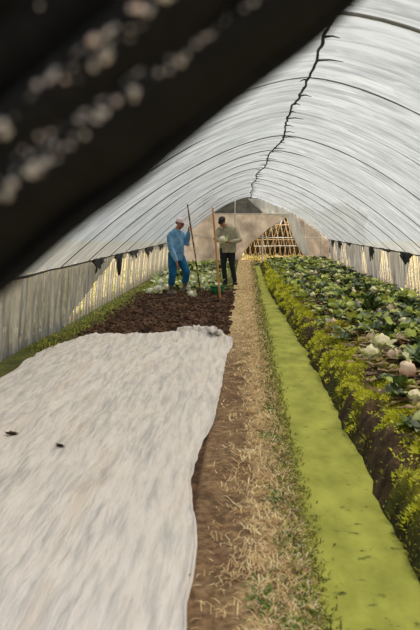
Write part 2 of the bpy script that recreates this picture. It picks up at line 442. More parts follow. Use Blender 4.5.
# ------------------------------------------------------------------ end wall (Y = 30)
def ex(x): return (x - 245) / 23.333
def ez(y): return EYE - (y - 225) / 23.333
def inside(poly, X, Z):
    c = False; j = len(poly) - 1
    for i in range(len(poly)):
        xi, zi = poly[i]; xj, zj = poly[j]
        if (zi > Z) != (zj > Z) and X < (xj - xi) * (Z - zi) / (zj - zi) + xi: c = not c
        j = i
    return c
def arch_z(X, Y=30.0):
    rx = ridge_x(Y); u = clamp((X - rx) / ((RX - rx) if X > rx else (rx - LX)), 0, 1) if True else 0
    return lerp(ridge_z(Y), EAVE, u ** 1.55)
def sheet(name, poly, Y, mat, step=0.04, amp=0.03, fold=0.0, **kw):
    mb = MB(); idx = {}; V = []; F = []
    x0 = min(p[0] for p in poly); x1 = max(p[0] for p in poly); z0 = min(p[1] for p in poly); z1 = max(p[1] for p in poly)
    nx_, nz_ = int((x1 - x0) / step) + 1, int((z1 - z0) / step) + 1
    def vid(i, j):
        if (i, j) not in idx:
            X = x0 + i * step; Z = z0 + j * step
            idx[(i, j)] = len(V); V.append((X, Y + amp * N(X * 1.5, Z * 1.5, Y) + fold * math.sin(X * 30 + Z * 4), Z))
        return idx[(i, j)]
    for i in range(nx_):
        for j in range(nz_):
            if inside(poly, x0 + (i + .5) * step, z0 + (j + .5) * step): F.append((vid(i, j), vid(i + 1, j), vid(i + 1, j + 1), vid(i, j + 1)))
    mb.add(V, F); o = mb.build(name, mat); m_ = o.modifiers.new('t', 'SOLIDIFY'); m_.thickness = 0.004; tag(o, **kw); return o
def archline(xa, xb, n=14): return [(lerp(xa, xb, i / n), arch_z(lerp(xa, xb, i / n)) - 0.01) for i in range(n + 1)]
zbar = ez(213.5)
# x of arch at zbar
xl = LX + 0.75
left_poly = [(-2.75, 0)] + [(x_, min(z_, zbar)) for x_, z_ in archline(-2.66, ex(287), 22)] + [(ex(287), ez(216)), (ex(280), ez(222)), (ex(268), ez(229)), (ex(260), ez(236)), (ex(251), ez(243)), (ex(243), ez(253)), (ex(240), 0)]
sheet('wall_back', left_poly, 30.0, M['film_beige'], kind='structure')
right_poly = [(ex(303), 0), (ex(304), ez(240)), (ex(294), ez(218))] + [(x_, min(z_, 3)) for x_, z_ in archline(ex(296), 3.55, 12)] + [(3.64, 0)]
sheet('wall_back', right_poly, 30.02, M['film_beige'], kind='structure')
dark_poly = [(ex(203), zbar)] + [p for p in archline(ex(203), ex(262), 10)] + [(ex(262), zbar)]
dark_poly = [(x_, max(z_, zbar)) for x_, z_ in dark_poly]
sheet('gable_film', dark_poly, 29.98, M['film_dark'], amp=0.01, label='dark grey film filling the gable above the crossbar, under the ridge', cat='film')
light_poly = [(ex(247), ez(199)), (ex(262), ez(200)), (ex(292), ez(213)), (ex(287), ez(218)), (ex(262), ez(213))]
sheet('gable_film', light_poly, 29.94, M['film_white'], amp=0.02, label='pale loose film hanging across the gable right of the ridge', cat='film')
# white torn drape
drape = [(ex(285), ez(213)), (ex(293), ez(214)), (ex(301), ez(228)), (ex(305), ez(240)), (ex(309), ez(254)), (ex(302), ez(254)), (ex(295), ez(242)), (ex(289), ez(228))]
sheet('torn_drape', drape, 29.8, M['film_white'], step=0.025, amp=0.05, fold=0.025, label='white torn plastic sheet hanging down over the opening in the end wall', cat='plastic sheet')
def pole(name, a, b, r, mat, label=None, cat='pole', group=None, n=6, wob=0.01, seg=8, parent=None):
    mb = MB(); a = Vector(a); b = Vector(b); pts = []
    for i in range(n + 1):
        t = i / n; pts.append(a.lerp(b, t) + Vector((wob * N(t * 3, a.x * 5), 0, wob * N(t * 3, a.x * 5, 4))))
    mb.tube(pts, r, seg); o = mb.build(name, mat, parent)
    if label: tag(o, label, cat, group)
    return o
pole('crossbar', (ex(196), 29.9, zbar), (ex(293), 29.9, zbar - 0.05), 0.024, M['white_pole'], 'pale upper crossbar of the end wall')
pole('crossbar', (ex(188), 29.9, ez(234)), (ex(214), 29.9, ez(238)), 0.018, M['white_pole'], 'pale slanting bar of the end wall between the two men')
pole('crossbar', (ex(259), 29.9, ez(237.5)), (ex(321), 29.9, ez(237.5)), 0.020, M['white_pole'], 'pale middle crossbar behind the torn drape')
pole('crossbar', (ex(254), 30.1, ez(246)), (ex(305), 30.02, ez(245.5)), 0.016, M['white_pole'], 'pale lowest crossbar in the torn opening')
pole('end_post', (ex(235), 29.9, 0.05), (ex(235), 29.9, arch_z(ex(235)) - 0.02), 0.026, M['white_pole'], 'pale upright post of the end wall just right of the man in grey', 'post')
pole('end_post', (ex(262.5), 29.88, -0.05), (ex(262.5), 29.88, ez(235)), 0.03, M['white_pole'], 'short pale post at the far end of the water channel', 'post')
pole('end_post', (ex(304), 30.0, 0.05), (ex(304), 30.0, ez(222)), 0.018, M['white_pole'], 'thin post of the end wall right of the torn drape', 'post')
pole('end_post', (ex(320), 30.0, 0.05), (ex(320), 30.0, arch_z(ex(320)) - 0.03), 0.018, M['white_pole'], 'thin post of the end wall closest to the right side', 'post')
# trellis beyond the opening
tr = empty('bamboo_trellis', (ex(275), 31.4, 0)); tag(tr, 'lattice trellis of crossed tan bamboo canes behind the torn opening', 'trellis')
for i in range(15):
    xa = -1.6 + i * 0.22
    for sgn in (-1, 1):
        mb = MB(); dx = sgn * U(0.35, 0.55)
        mb.tube([(xa, 0.05 * sgn, -0.05), (xa + dx * 0.5, 0, 1.0), (xa + dx, -0.05 * sgn, U(1.8, 2.15))], 0.016, 5); mb.build('cane', M['cane'], tr)
for z in (0.9, 1.55):
    mb = MB(); mb.tube([(-1.8, -0.06, z), (0, -0.06, z + 0.03), (1.9, -0.06, z)], 0.015, 5); mb.build('crosspiece', M['cane'], tr)

# brown brushy hedge and bank beyond
def leafball(mb, c, r, n, cols, size):
    for _ in range(n):
        d = Vector((U(-1, 1), U(-1, 1), U(-1, 1)))
        if d.length > 1 or d.length < 0.3: continue
        p = Vector(c) + Vector((d.x * r[0], d.y * r[1], d.z * r[2]))
        a = Vector((U(-1, 1), U(-1, 1), U(-1, 1))).normalized(); b = a.orthogonal().normalized()
        s_ = size * U(0.6, 1.4); col = random.choice(cols)
        mb.add([p - a * s_, p - b * s_ * 0.4, p + a * s_, p + b * s_ * 0.4], [(0, 1, 2, 3)], col)
for k, xk in enumerate((-1.3, 0.7, 2.6, 4.8)):
    mb = MB(); h = U(2.5, 2.9)
    leafball(mb, (0, 0, h * 0.5), (1.4, 0.9, h * 0.55), 900, [S(128, 108, 78), S(84, 76, 54), S(150, 126, 92), S(96, 100, 56)], 0.09)
    mb.blob((0, 0, h * 0.42), (1.2, 0.7, h * 0.48), S(84, 70, 52), jag=0.35, seed=k)
    o = mb.build('hedge_bush', M['hedge'], loc=(xk, 34.5 + U(-.4, .4), 0), smooth_=False)
    tag(o, 'dark brownish bush outdoors beyond the end of the tunnel', 'bush', 'bushes beyond the end wall')

# ------------------------------------------------------------------ row cover cloth on the left bed
cl = MB(); V = []; F = []; NU, NV = 150, 330
def cloth_edge_r(Y): return -0.22 - 0.10 * math.exp(-((Y - 4.4) / 0.9) ** 2) + 0.05 * math.exp(-((Y - 9) / 0.8) ** 2) + 0.03 * N(Y * 1.4, 2) + 0.012 * N(Y * 5, 2)
def cloth_edge_l(Y): return -2.42 + 0.05 * N(Y * 0.8, 6)
def cloth_z(X, Y, u):
    z = ground(min(X, -0.30), Y) + 0.030
    z += 0.035 * smooth(0.0, 0.12, 1 - u) * smooth(0, 0.15, u)
    s_ = X * 0.55 + Y * 0.22
    z += 0.010 * N(X * 3 + Y * 0.6, Y * 0.5, 9) * 1.2 + 0.009 * N(X * 14 + Y * 2.5, Y * 1.6, 4) + 0.004 * N(X * 34 + Y * 6, Y * 4, 1)
    for (xc, sl, ph) in ((-0.75, 0.03, 1.0), (-1.2, -0.05, 4.0), (-1.75, 0.04, 7.0), (-2.1, 0.02, 9.0), (-0.5, -0.015, 12.0)):
        dd = X - xc - sl * (Y - 4) - 0.07 * N(Y * 0.9, ph); z += 0.016 * math.exp(-(dd / 0.022) ** 2) * smooth(-0.1, 0.35, N(Y * 0.7, ph + 3))
    for (yc, ph) in ((5.2, 1.0), (6.3, 2.0), (7.1, 3.0), (7.9, 4.0), (4.3, 6.0)):
        dd = Y - yc - 0.25 * N(X * 1.3, ph); z += 0.012 * math.exp(-(dd / 0.05) ** 2) * smooth(-0.15, 0.3, N(X * 1.5, ph + 9))
    d = abs((X + 1.55) - 0.28 * (Y - 5.5) * 0.8 + 0.06 * N(Y * 2)); z += 0.022 * math.exp(-(d / 0.05) ** 2) * smooth(4, 5, Y)
    return z
for j in range(NV + 1):
    v = j / NV; 
    for i in range(NU + 1):
        u = i / NU
        Yfar = 9.15 + 0.12 * math.sin(u * 3.2) + 0.10 * N(u * 4, 3) + 0.05 * N(u * 14) - 0.75 * smooth(0.16, 0.0, u)
        Y = lerp(0.85, Yfar, v)
        X = lerp(cloth_edge_l(Y), cloth_edge_r(Y), u)
        z = cloth_z(X, Y, u)
        e = smooth(0.965, 1.0, v) * smooth(0.5, 0.72, u)       # rumpled far edge
        z += e * (0.05 + 0.06 * abs(N(u * 22, v * 40, 2))) + smooth(0.97, 1, v) * 0.02 * abs(N(u * 40, 2))
        V.append((X, Y, z))
for j in range(NV):
    for i in range(NU): q = j * (NU + 1) + i; F.append((q, q + 1, q + NU + 2, q + NU + 1))
cl.add(V, F)
cloth = cl.build('row_cover', M['cloth']); tag(cloth, 'large off-white cloth spread over the left bed in front of the dark soil', 'ground cloth')
m_ = cloth.modifiers.new('t', 'SOLIDIFY'); m_.thickness = 0.006
# hem: folded strip along the right edge and heap at the far corner
mb = MB(); pts = []; yy = 0.9
while yy < 9.15: pts.append((cloth_edge_r(yy) - 0.004, yy, cloth_z(cloth_edge_r(yy), yy, 1.0))); yy += 0.06
mb.tube(pts, [(0.009 + 0.004 * N(i * 0.7), 0.007 + 0.003 * N(i * 0.9, 4)) for i in range(len(pts))], 8, side=(1, 0, 0)); mb.build('hem', M['cloth'], cloth)
mb = MB(); random.seed(21)
for k in range(7):
    x0 = -0.96 + k * 0.065; pts = []
    for i in range(12):
        t = i / 11; pts.append((x0 + 0.34 * t + 0.05 * N(t * 5, k), 9.32 + 0.10 * N(t * 3, k, 2) - 0.03 * k + U(-.01, .01), 0.09 + 0.12 * math.sin(math.pi * t) * U(0.7, 1.2) + 0.02 * N(t * 7, k)))
    mb.tube(pts, [(U(0.035, 0.055), U(0.018, 0.028)) for _ in pts], 8, side=(0, 1, 0.3))
mb.build('crumpled_edge', M['cloth'], cloth, voxel=0.012, relax=2)

# little dark bits on the cloth
for (px, py, L, lab) in ((3, 448, 0.040, 'dark dry leaf scrap on the cloth at the left edge of the picture'), (53, 463, 0.024, 'small dark soil crumb lying on the white cloth')):
    X, Y = gx(px, py, 0.08); mb = MB()
    mb.blob((X, Y, cloth_z(X, Y, 0.5) + 0.012), (L, 0.014, 0.010), S(66, 46, 30), jag=0.8, seed=px); tag(mb.build('debris_scrap', M['clod']), lab, 'debris')

# ------------------------------------------------------------------ loose stuff on the ground
random.seed(3)
mb = MB()
for _ in range(2600):
    X, Y = U(-2.35, -0.22), U(9.45, 16.3)
    r = U(0.012, 0.045) * (1.2 if R() < 0.2 else 0.8)
    mb.blob((X, Y, ground(X, Y) + r * 0.25), (r * U(.8, 1.4), r * U(.8, 1.3), r * U(.6, .9)), mix3(SOILD, S(112, 82, 60), R() ** 1.6), 6, 4, 0.7, seed=R() * 50)
tag(mb.build('soil_clods', M['clod'], smooth_=False), 'dark brown broken clods on the freshly dug bed', 'soil', kind='stuff')

def blade(mb, X, Y, Z, L, wd, col, flat=0.6, droop=0.4):
    az = U(0, 2 * math.pi); d = Vector((math.cos(az), math.sin(az), 0)); s_ = Vector((-d.y, d.x, 0)) * wd
    up = U(0.2, 1.0) * (1 - flat); p0 = Vector((X, Y, Z)); p1 = p0 + d * L * 0.5 + Vector((0, 0, L * (0.18 + up * 0.6))); p2 = p0 + d * L * 1.0 + Vector((0, 0, L * (0.05 + up * (1 - droop))))
    mb.add([p0 - s_, p0 + s_, p1 + s_ * 0.8, p1 - s_ * 0.8, p2], [(0, 1, 2, 3), (3, 2, 4)], col)
mb = MB()
cols = [S(246, 222, 172), S(232, 202, 148), S(204, 170, 122), S(252, 238, 200), S(160, 124, 86)]
# tussocks of dry straw
for _ in range(2000):
    Y = 1.9 + (R() ** 1.5) * 27; X = 0.15 + 0.12 * random.gauss(0, 1)
    if X > canal_l(Y) - 0.01 or X < -0.2: continue
    cx_, cy_ = X, Y; c = random.choice(cols)
    for k in range(int(U(5, 13))):
        x_, y_ = cx_ + random.gauss(0, 0.02), cy_ + random.gauss(0, 0.03)
        blade(mb, x_, y_, ground(x_, y_) + 0.002, U(0.03, 0.085), U(0.0009, 0.0022) * (1 + Y / 7), mix3(c, random.choice(cols), R()), 0.55)
for _ in range(9000):
    Y = 1.9 + (R() ** 1.3) * 27; X = U(-0.2, 0.33) if R() < (0.2 + smooth(5, 12, Y) * 0.8) else U(0.08, 0.36)
    blade(mb, X, Y, ground(X, Y) + 0.002, U(0.02, 0.07), U(0.001, 0.0022) * (1 + Y / 7), random.choice(cols), 0.85)
tag(mb.build('dry_straw', M['blade'], smooth_=False), 'dry tan straw and dead grass lying along the path by the water', 'straw', kind='stuff')
mb = MB()
gcols = [S(138, 146, 56), S(100, 110, 46), S(180, 178, 84), S(76, 82, 34), S(124, 104, 54)]
for _ in range(14000):
    Y = 1.9 + (R() ** 1.4) * 26; X = canal_l(Y) - 0.03 + random.gauss(0, 0.05) - (0.09 * R() if R() < 0.4 else 0)
    z = max(ground(X, Y), WATER)
    blade(mb, X, Y, z, U(0.015, 0.07), U(0.0015, 0.0034) * (1 + Y / 8), random.choice(gcols), 0.35)
for cx_, cy_ in ((0.20, 2.55), (0.26, 2.8), (0.10, 2.75), (0.22, 3.3), (0.2, 3.9), (0.18, 5.0), (0.24, 5.8)):
    for _ in range(160):
        X, Y = cx_ + random.gauss(0, 0.035), cy_ + random.gauss(0, 0.09)
        if X < canal_l(Y): blade(mb, X, Y, ground(X, Y), U(0.015, 0.04), 0.005, random.choice([S(120, 150, 60), S(90, 122, 46)]), 0.3)
for _ in range(7000):   # grass strip by left side
    Y = U(8.2, 29); X = -2.5 + random.gauss(0, 0.13)
    if X < -2.7 or X > -2.15: continue
    blade(mb, X, Y, ground(X, Y), U(0.04, 0.12), U(0.004, 0.009), random.choice(gcols + [S(150, 160, 60)]), 0.3)
tag(mb.build('green_weeds', M['blade'], smooth_=False), 'short green weeds and grass edging the path and the left side', 'weeds', kind='stuff')
mb = MB()
mcols = [S(226, 228, 50), S(198, 202, 42), S(244, 240, 90), S(140, 142, 38), S(92, 90, 30), S(150, 128, 56)]
for _ in range(30000):
    Y = 2.2 + (R() ** 1.35) * 25; cr = canal_r(Y); X = cr + 0.02 + abs(random.gauss(0.25, 0.18))
    n = N(X * 5, Y * 3.5, 11)
    low = X < cr + 0.15
    if n > 0.22 and R() < 0.7: continue
    if N(X * 3.5, Y * 2.2, 21) > 0.12 and R() < 0.8: continue
    if low and R() < 0.55: continue
    c = random.choice(mcols if not low else mcols[3:])
    if X > cr + 0.62: c = random.choice(gcols)
    blade(mb, X, Y, ground(X, Y) - 0.004, U(0.012, 0.04) * (1 + Y / 25), U(0.003, 0.006) * (1 + Y / 10), mix3(c, random.choice(mcols), 0.3), 0.2)
for _ in range(1500):
    Y = 2.4 + (R() ** 1.3) * 20; cr = canal_r(Y); X = cr + 0.06 + abs(random.gauss(0.24, 0.17))
    if X > cr + 0.75 or N(X * 3.5, Y * 2.2, 21) > 0.08 + 0.15 * R(): continue
    rr = U(0.025, 0.06) * (1 + Y / 40); c0 = random.choice(mcols[:4]); z0 = ground(X, Y) - rr * 0.25
    for k in range(46):
        az = U(0, 6.283); el = math.acos(R()) ; d = Vector((math.sin(el) * math.cos(az), math.sin(el) * math.sin(az), math.cos(el)))
        p = Vector((X, Y, z0)) + d * rr * U(0.7, 1.0); q = d.orthogonal().normalized() * U(0.002, 0.0045) * (1 + Y / 12)
        tip = p + (d + Vector((U(-.6, .6), U(-.6, .6), U(-.3, .6)))) * U(0.008, 0.022) * (1 + Y / 20)
        mb.add([p - q, p + q, tip], [(0, 1, 2)], mix3(c0, random.choice(mcols), 0.35 * R()))
tag(mb.build('moss', M['blade'], smooth_=False), 'yellow-green moss along the bank right of the water channel', 'moss', kind='stuff')
mb = MB()
for _ in range(5000):   # meadow outside left seen between the slats
    Y = U(8, 26); X = -2.95 - abs(random.gauss(0, 1.4))
    blade(mb, X, Y, -0.03, U(0.08, 0.25), U(0.008, 0.016), random.choice([S(150, 142, 84), S(196, 176, 136), S(140, 150, 60), S(204, 190, 150)]), 0.2)
for _ in range(3500):
    Y = U(8, 28); X = 4.1 + abs(random.gauss(0, 1.2))
    blade(mb, X, Y, -0.03, U(0.08, 0.25), U(0.008, 0.016), random.choice([S(170, 156, 126), S(196, 182, 150), S(140, 130, 98)]), 0.2)
for _ in range(3500):
    X = U(-3, 4); Y = 30.4 + abs(random.gauss(0, 1.6))
    blade(mb, X, Y, -0.03, U(0.1, 0.45), U(0.010, 0.02), random.choice([S(190, 180, 100), S(206, 180, 128), S(140, 130, 60), S(120, 96, 64)]), 0.15)
tag(mb.build('meadow_grass', M['blade'], smooth_=False), 'sunlit yellow-green grass outside the tunnel seen between the slats', 'grass', kind='stuff')

# ------------------------------------------------------------------ leafy plants
def leaf(mb, base, az, L, W, rise, curl, cbase, ctip, ruffle=0.15, rib=None, nseg=5):
    base = Vector(base); d = Vector((math.cos(az), math.sin(az), 0)); s_ = Vector((-d.y, d.x, 0)); V = []; C_ = []; F = []
    ph = U(0, 6)
    for i in range(nseg + 1):
        t = i / nseg; r = L * (t * math.cos(rise * (1 - t * 0.3))); z = L * (math.sin(rise) * t - curl * t * t)
        wv = W * math.sin(math.pi * clamp(0.07 + t * 0.86)) ** 0.7 * (0.35 + 0.65 * smooth(0, 0.45, t))
        for k, q in enumerate((-1, -0.5, 0, 0.5, 1)):
            cz = 0.22 * W * abs(q) + ruffle * W * math.sin(ph + i * 2.3 + q * 2) * abs(q)
            V.append(base + d * r + s_ * wv * q + Vector((0, 0, z + cz)))
            c = mix3(cbase, ctip, t ** 0.7)
            if k == 2: c = mix3(c, rib or S(196, 206, 150), 0.55 * (1 - t * 0.6))
            C_.append(c)
    for i in range(nseg):
        for k in range(4): a = i * 5 + k; F.append((a, a + 1, a + 6, a + 5))
    mb.add(V, F, C_)
GR = [S(84, 110, 38), S(50, 76, 30), S(150, 164, 56), S(38, 58, 26), S(38, 58, 26), S(196, 202, 84), S(64, 90, 34)]
PALE = [S(196, 206, 104), S(222, 224, 148), S(160, 178, 80), S(236, 234, 184)]
def plant_mesh(seed, pale):
    random.seed(seed); mb = MB()
    n = random.randint(9, 13)
    for k in range(n):
        inner = k > n * 0.6
        c = random.choice(PALE if (R() < pale) else GR)
        L = U(0.13, 0.21) * (0.7 if inner else 1)
        leaf(mb, (U(-.015, .015), U(-.015, .015), 0), k * 2.4 + U(-.3, .3), L, L * U(0.30, 0.42), U(0.55, 0.95) if not inner else U(1.0, 1.3), U(0.15, 0.5), mix3(c, S(150, 170, 90), 0.3), c)
    return mb
plants = [plant_mesh(100 + k, p).mesh('cabbage_plant', M['leaf']) for k, p in enumerate((0.1, 0.15, 0.2, 0.35, 0.5, 0.05))]
paleplants = [plant_mesh(200 + k, p).mesh('cabbage_plant', M['leaf']) for k, p in enumerate((0.6, 0.75, 0.45))]
def put_plant(me, X, Y, sc, label, group, nm='turnip_plant'):
    o = bpy.data.objects.new(nm, me); COL.objects.link(o); o.location = (X, Y, ground(X, Y) - 0.004)
    o.rotation_euler = (U(-.15, .15), U(-.15, .15), U(0, 6.28)); o.scale = (sc, sc, sc * U(1.0, 1.5)); tag(o, label, 'plant', group)
random.seed(11)
HEADS = [  # px, py, radius, kind, label
 (332, 319, 0.070, 0, 'lone pinkish-white root standing out of the moss nearest the water channel'),
 (383, 342, 0.100, 1, 'large pale cream head with upright light green leaves, in the middle of the bed'),
 (372, 336, 0.050, 0, 'smaller cream root left against the large pale head'),
 (394, 353, 0.060, 0, 'brownish pink root just right of the large pale head'),
 (372, 352, 0.080, 1, 'wilted yellowish head below the large pale head'),
 (409, 372, 0.076, 0, 'round pink-brown root lying nearest the camera at the right'),
 (377, 307, 0.062, 0, 'pink root first of the row of three high on the bed'),
 (391, 309, 0.072, 0, 'cream and pink root in the middle of the row of three'),
 (404, 319, 0.070, 1, 'pale head with light leaf bases at the right of the row of three'),
 (358, 304, 0.058, 0, 'small dusky pink root left of the row of three'),
 (353, 291, 0.058, 0, 'cream root half hidden in dark leaves upper middle of the bed'),
 (326, 295, 0.055, 1, 'pale greenish head among leaves near the mossy edge'),
 (315, 273, 0.06, 0, 'far cream root toward the end of the bed'),
 (338, 281, 0.06, 1, 'pale green head in the far middle of the bed'),
 (312, 293, 0.070, 1, 'light leafy head at the mossy edge halfway down the bed'),
 (400, 338, 0.055, 0, 'half buried tan root right of the brownish pink root'),
 (417, 392, 0.055, 1, 'pale green leaf head cut by the right edge of the picture'),
]
hp = []
for h in HEADS:
    X, Y = gx(h[0], h[1], 0.22); hp.append((X, Y))
cells = []
Y = 3.6
while Y < 29.6:
    X = canal_r(Y) + 0.46
    while X < 3.5:
        x_, y_ = X + U(-.08, .08), Y + U(-.1, .1)
        if x_ < 3.42: cells.append((y_, x_))
        X += lerp(0.24, 0.30, smooth(5, 20, Y))
    Y += lerp(0.22, 0.36, smooth(6, 20, Y))
cells.sort()
# keep what stands inside the view first
def seen(X, Y): return 245 + X * FPX / Y < 450
near = [c for c in cells if seen(c[1], c[0])]; 
def blocked(X, Y): return any(-0.55 < Y - hy < 0.10 and abs(X - hx) < 0.15 for hx, hy in hp)
cnt = 0; rest = MB()
for (Y, X) in near:
    if blocked(X, Y): continue
    if Y < 5.2 and R() < 0.25: continue
    if 5.2 < Y < 9.2 and X < 1.75 and R() < 0.62: continue
    sc = U(0.8, 1.3) * (0.8 if X < 1.5 else 1.0)
    if cnt < 290:
        zone = 'near' if Y < 8 else ('halfway down' if Y < 13 else 'far down')
        side_ = 'along the mossy edge' if X < 1.6 else ('in the middle of the bed' if X < 2.7 else 'beside the plastic side')
        put_plant(random.choice(plants), X, Y, sc, 'leafy green plant of right bed, %s, %s' % (side_, zone), 'leafy plants %s %s' % (side_, zone)); cnt += 1
    else:
        me = random.choice(plants); rz = U(0, 6.28); mat = Matrix.Translation((X, Y, ground(X, Y))) @ Matrix.Rotation(rz, 4, 'Z') @ Matrix.Scale(sc * 1.12, 4)
        o_ = len(rest.v); rest.v += [tuple(mat @ v.co) for v in me.vertices]; rest.f += [tuple(i + o_ for i in p.vertices) for p in me.polygons]
        ca = me.color_attributes['Col'].data; rest.c += [tuple(ca[i].color[:3]) for i in range(len(me.vertices))]
tag(rest.build('distant_plants', M['leaf']), 'dense green foliage filling the far part of the right bed', 'plants', kind='stuff')
# left patch behind the men
for _ in range(215):
    X, Y = U(-2.45, -0.45), 16.2 + R() ** 1.2 * 12
    if math.hypot(X + 0.42, Y - 17.3) < 0.3 or (abs(X + 1.4) < 0.3 and Y < 16.4): continue
    put_plant(random.choice(plants[3:5] + paleplants) if Y < 20 else random.choice(plants[2:5]+paleplants), X, Y, U(0.8, 1.35), 'light green cabbage plant left of the path, %s' % ('at the feet of the two men' if Y < 19 else 'far behind the two men'), 'cabbage plants %s' % ('near the men' if Y < 19 else 'far behind the men'), 'cabbage_plant')
# dead broad leaves & stems on right bed
mb = MB()
for _ in range(1300):
    Y = U(3.5, 14); X = canal_r(Y) + U(0.38, 1.2); c = random.choice([S(186, 150, 108), S(150, 116, 78), S(204, 178, 130), S(120, 92, 62)])
    leaf(mb, (X, Y, ground(X, Y) + 0.02), U(0, 6.28), U(0.06, 0.2), U(0.012, 0.045), U(0, 0.3), 0.1, c, c, rib=c, nseg=4)
tag(mb.build('dead_leaves', M['leaf']), 'tan withered leaves scattered among the plants on the right bed', 'dead leaves', kind='stuff')
# heads
def head_thing(X, Y, z, r, kind, label, group=None, white=False, name=None, nleaf=7):
    root = empty(name or ('pale_cabbage' if kind else 'turnip'), (X, Y, z)); tag(root, label, 'vegetable', group)
    mb = MB(); V0 = len(mb.v)
    top = S(250, 244, 206) if kind else S(254, 238, 212); bot = S(236, 228, 190) if kind else S(240, 192, 168)
    if white: top, bot = S(240, 240, 226), S(226, 230, 200)
    mb.blob((0, 0, r * 0.8), (r, r * 0.95, r * (1.15 if kind else 1.05)), top, 16, 12, 0.26, seed=r * 900 + X)
    mb.c = [mix3(bot, top, clamp(v[2] / (1.8 * r) + 0.5 * N(v[0] * 30, v[1] * 30))) for v in mb.v]
    mb.build('head' if kind else 'root', M['head'], root)
    if kind:
        for k in range(nleaf):
            lm = MB(); a = k * 0.9 + U(-.2, .2); c = random.choice(PALE) if not white else random.choice([S(226, 232, 190), S(186, 206, 120)])
            leaf(lm, (math.cos(a) * r * 0.4, math.sin(a) * r * 0.4, 0.01), a, r * U(1.5, 2.1), r * 0.62, U(0.8, 1.2), U(0.0, 0.35), S(226, 226, 188), c, rib=S(240, 238, 214)); lm.build('leaf', M['leaf'], root)
    else:
        lm = MB(); lm.blob((0, 0, r * 1.86), (r * 0.32, r * 0.32, r * 0.16), S(196, 190, 116), 8, 5, 0.4, seed=X); lm.build('crown', M['head'], root)
        for k in range(4):
            lm = MB(); leaf(lm, (0, 0, r * 1.85), U(0, 6.28), r * U(1.1, 2.2), r * 0.42, U(0.5, 1.1), 0.5, S(196, 196, 130), random.choice(PALE + GR)); lm.build('leaf', M['leaf'], root)
    return root
for (px, py, r, kind, lab), (X, Y) in zip(HEADS, hp):
    head_thing(X, Y, ground(X, Y) + 0.01, r, kind, lab)
fh = []
for _ in range(14):
    Y = U(13, 27); X = U(canal_r(Y) + 0.5, 3.0)
    fh.append(head_thing(X, Y, ground(X, Y) + 0.12, U(0.045, 0.06), 1, 'pale head showing among dark leaves in the far right bed', 'pale heads in the far right bed'))
# harvested white cabbages lying around the men
random.seed(31)
for (px, py, r) in ((188, 290, .09), (193, 287, .08), (205, 284, .10), (209, 279, .09), (200, 281, .08), (213, 283, .08), (196, 278, .08), (206, 273, .08), (190, 281, .09),
                    (164, 289, .08), (160, 284, .08), (166, 280, .08), (158, 292, .08), (216, 289, .07), (163, 275, .08), (152, 293, .07), (193, 296, .07), (209, 288, .07),(212,275,.08),(203,290,.07),(168,272,.08),(156,279,.08)):
    X, Y = gx(px, py, 0.06)
    if X < -2.5: continue
    t = head_thing(X, Y, ground(X, Y) + 0.01, r, 1, 'white harvested cabbage lying loose on the ground around the two men', 'harvested cabbages around the men', white=True)
    t.rotation_euler = (U(0.6, 1.3), 0, U(0, 6.28)); t.location.z += r * 0.6

# ------------------------------------------------------------------ green tub
X, Y = gx(217.5, 296, 0.0); tub = empty('plastic_tub', (X, Y, ground(X, Y) + 0.005)); tag(tub, 'dark green plastic tub on the ground in front of the man in grey', 'tub')
def lathe(mb, prof, seg=28, sx=1, sy=1):
    V = []; F = []
    for r, z in prof:
        for k in range(seg): a = 2 * math.pi * k / seg; V.append((r * math.cos(a) * sx, r * math.sin(a) * sy, z))
    for i in range(len(prof) - 1):
        for k in range(seg): k2 = (k + 1) % seg; F.append((i * seg + k, i * seg + k2, (i + 1) * seg + k2, (i + 1) * seg + k))
    F.append(tuple(reversed(range(seg)))); mb.add(V, F)
mb = MB(); lathe(mb, [(0.13, 0), (0.145, 0.08), (0.165, 0.20), (0.158, 0.20), (0.14, 0.09), (0.12, 0.02), (0.0005, 0.02)]); mb.build('bowl', M['green_tub'], tub)
mb = MB(); lathe(mb, [(0.160, 0.185), (0.182, 0.188), (0.184, 0.205), (0.158, 0.208)]); mb.build('rim', M['green_tub'], tub)
for sg in (-1, 1):
    mb = MB(); mb.tube([(sg * 0.18, -0.04, 0.197), (sg * 0.215, -0.03, 0.2), (sg * 0.215, 0.03, 0.2), (sg * 0.18, 0.04, 0.197)], 0.008, 6); mb.build('handle', M['green_tub'], tub)

# ------------------------------------------------------------------ people
def head_geo(mb, c, Fd, up, k=1.0):
    Fd = Fd.normalized(); up = (up - Fd * up.dot(Fd)).normalized(); sd_ = Fd.cross(up)
    A = (sd_, Fd, up); P = lambda s_, f_, u_: c + sd_ * s_ * k + Fd * f_ * k + up * u_ * k
    mb.blob(P(0, -0.012, 0.03), (0.077 * k, 0.095 * k, 0.088 * k), axes=A, seg=16, rings=12)
    mb.blob(P(0, 0.018, -0.045), (0.058 * k, 0.066 * k, 0.072 * k), axes=A, seg=14, rings=10)
    mb.blob(P(0, 0.05, -0.098), (0.03 * k, 0.03 * k, 0.022 * k), axes=A)                 # chin
    mb.tube([P(0, 0.083, 0.015), P(0, 0.107, -0.022), P(0, 0.100, -0.036)], [0.010 * k, 0.015 * k, 0.013 * k], 8)   # nose
    for sg in (-1, 1):
        mb.blob(P(sg * 0.03, 0.072, 0.027), (0.026 * k, 0.014 * k, 0.009 * k), axes=A)   # brow
        mb.blob(P(sg * 0.043, 0.058, -0.03), (0.022 * k, 0.022 * k, 0.02 * k), axes=A)  # cheek
        mb.blob(P(sg * 0.078, -0.005, -0.005), (0.010 * k, 0.020 * k, 0.032 * k), axes=A) # ear
    mb.blob(P(0, 0.078, -0.062), (0.026 * k, 0.011 * k, 0.007 * k), axes=A)
    mb.blob(P(0, 0.076, -0.072), (0.022 * k, 0.011 * k, 0.008 * k), axes=A)
    return P, A
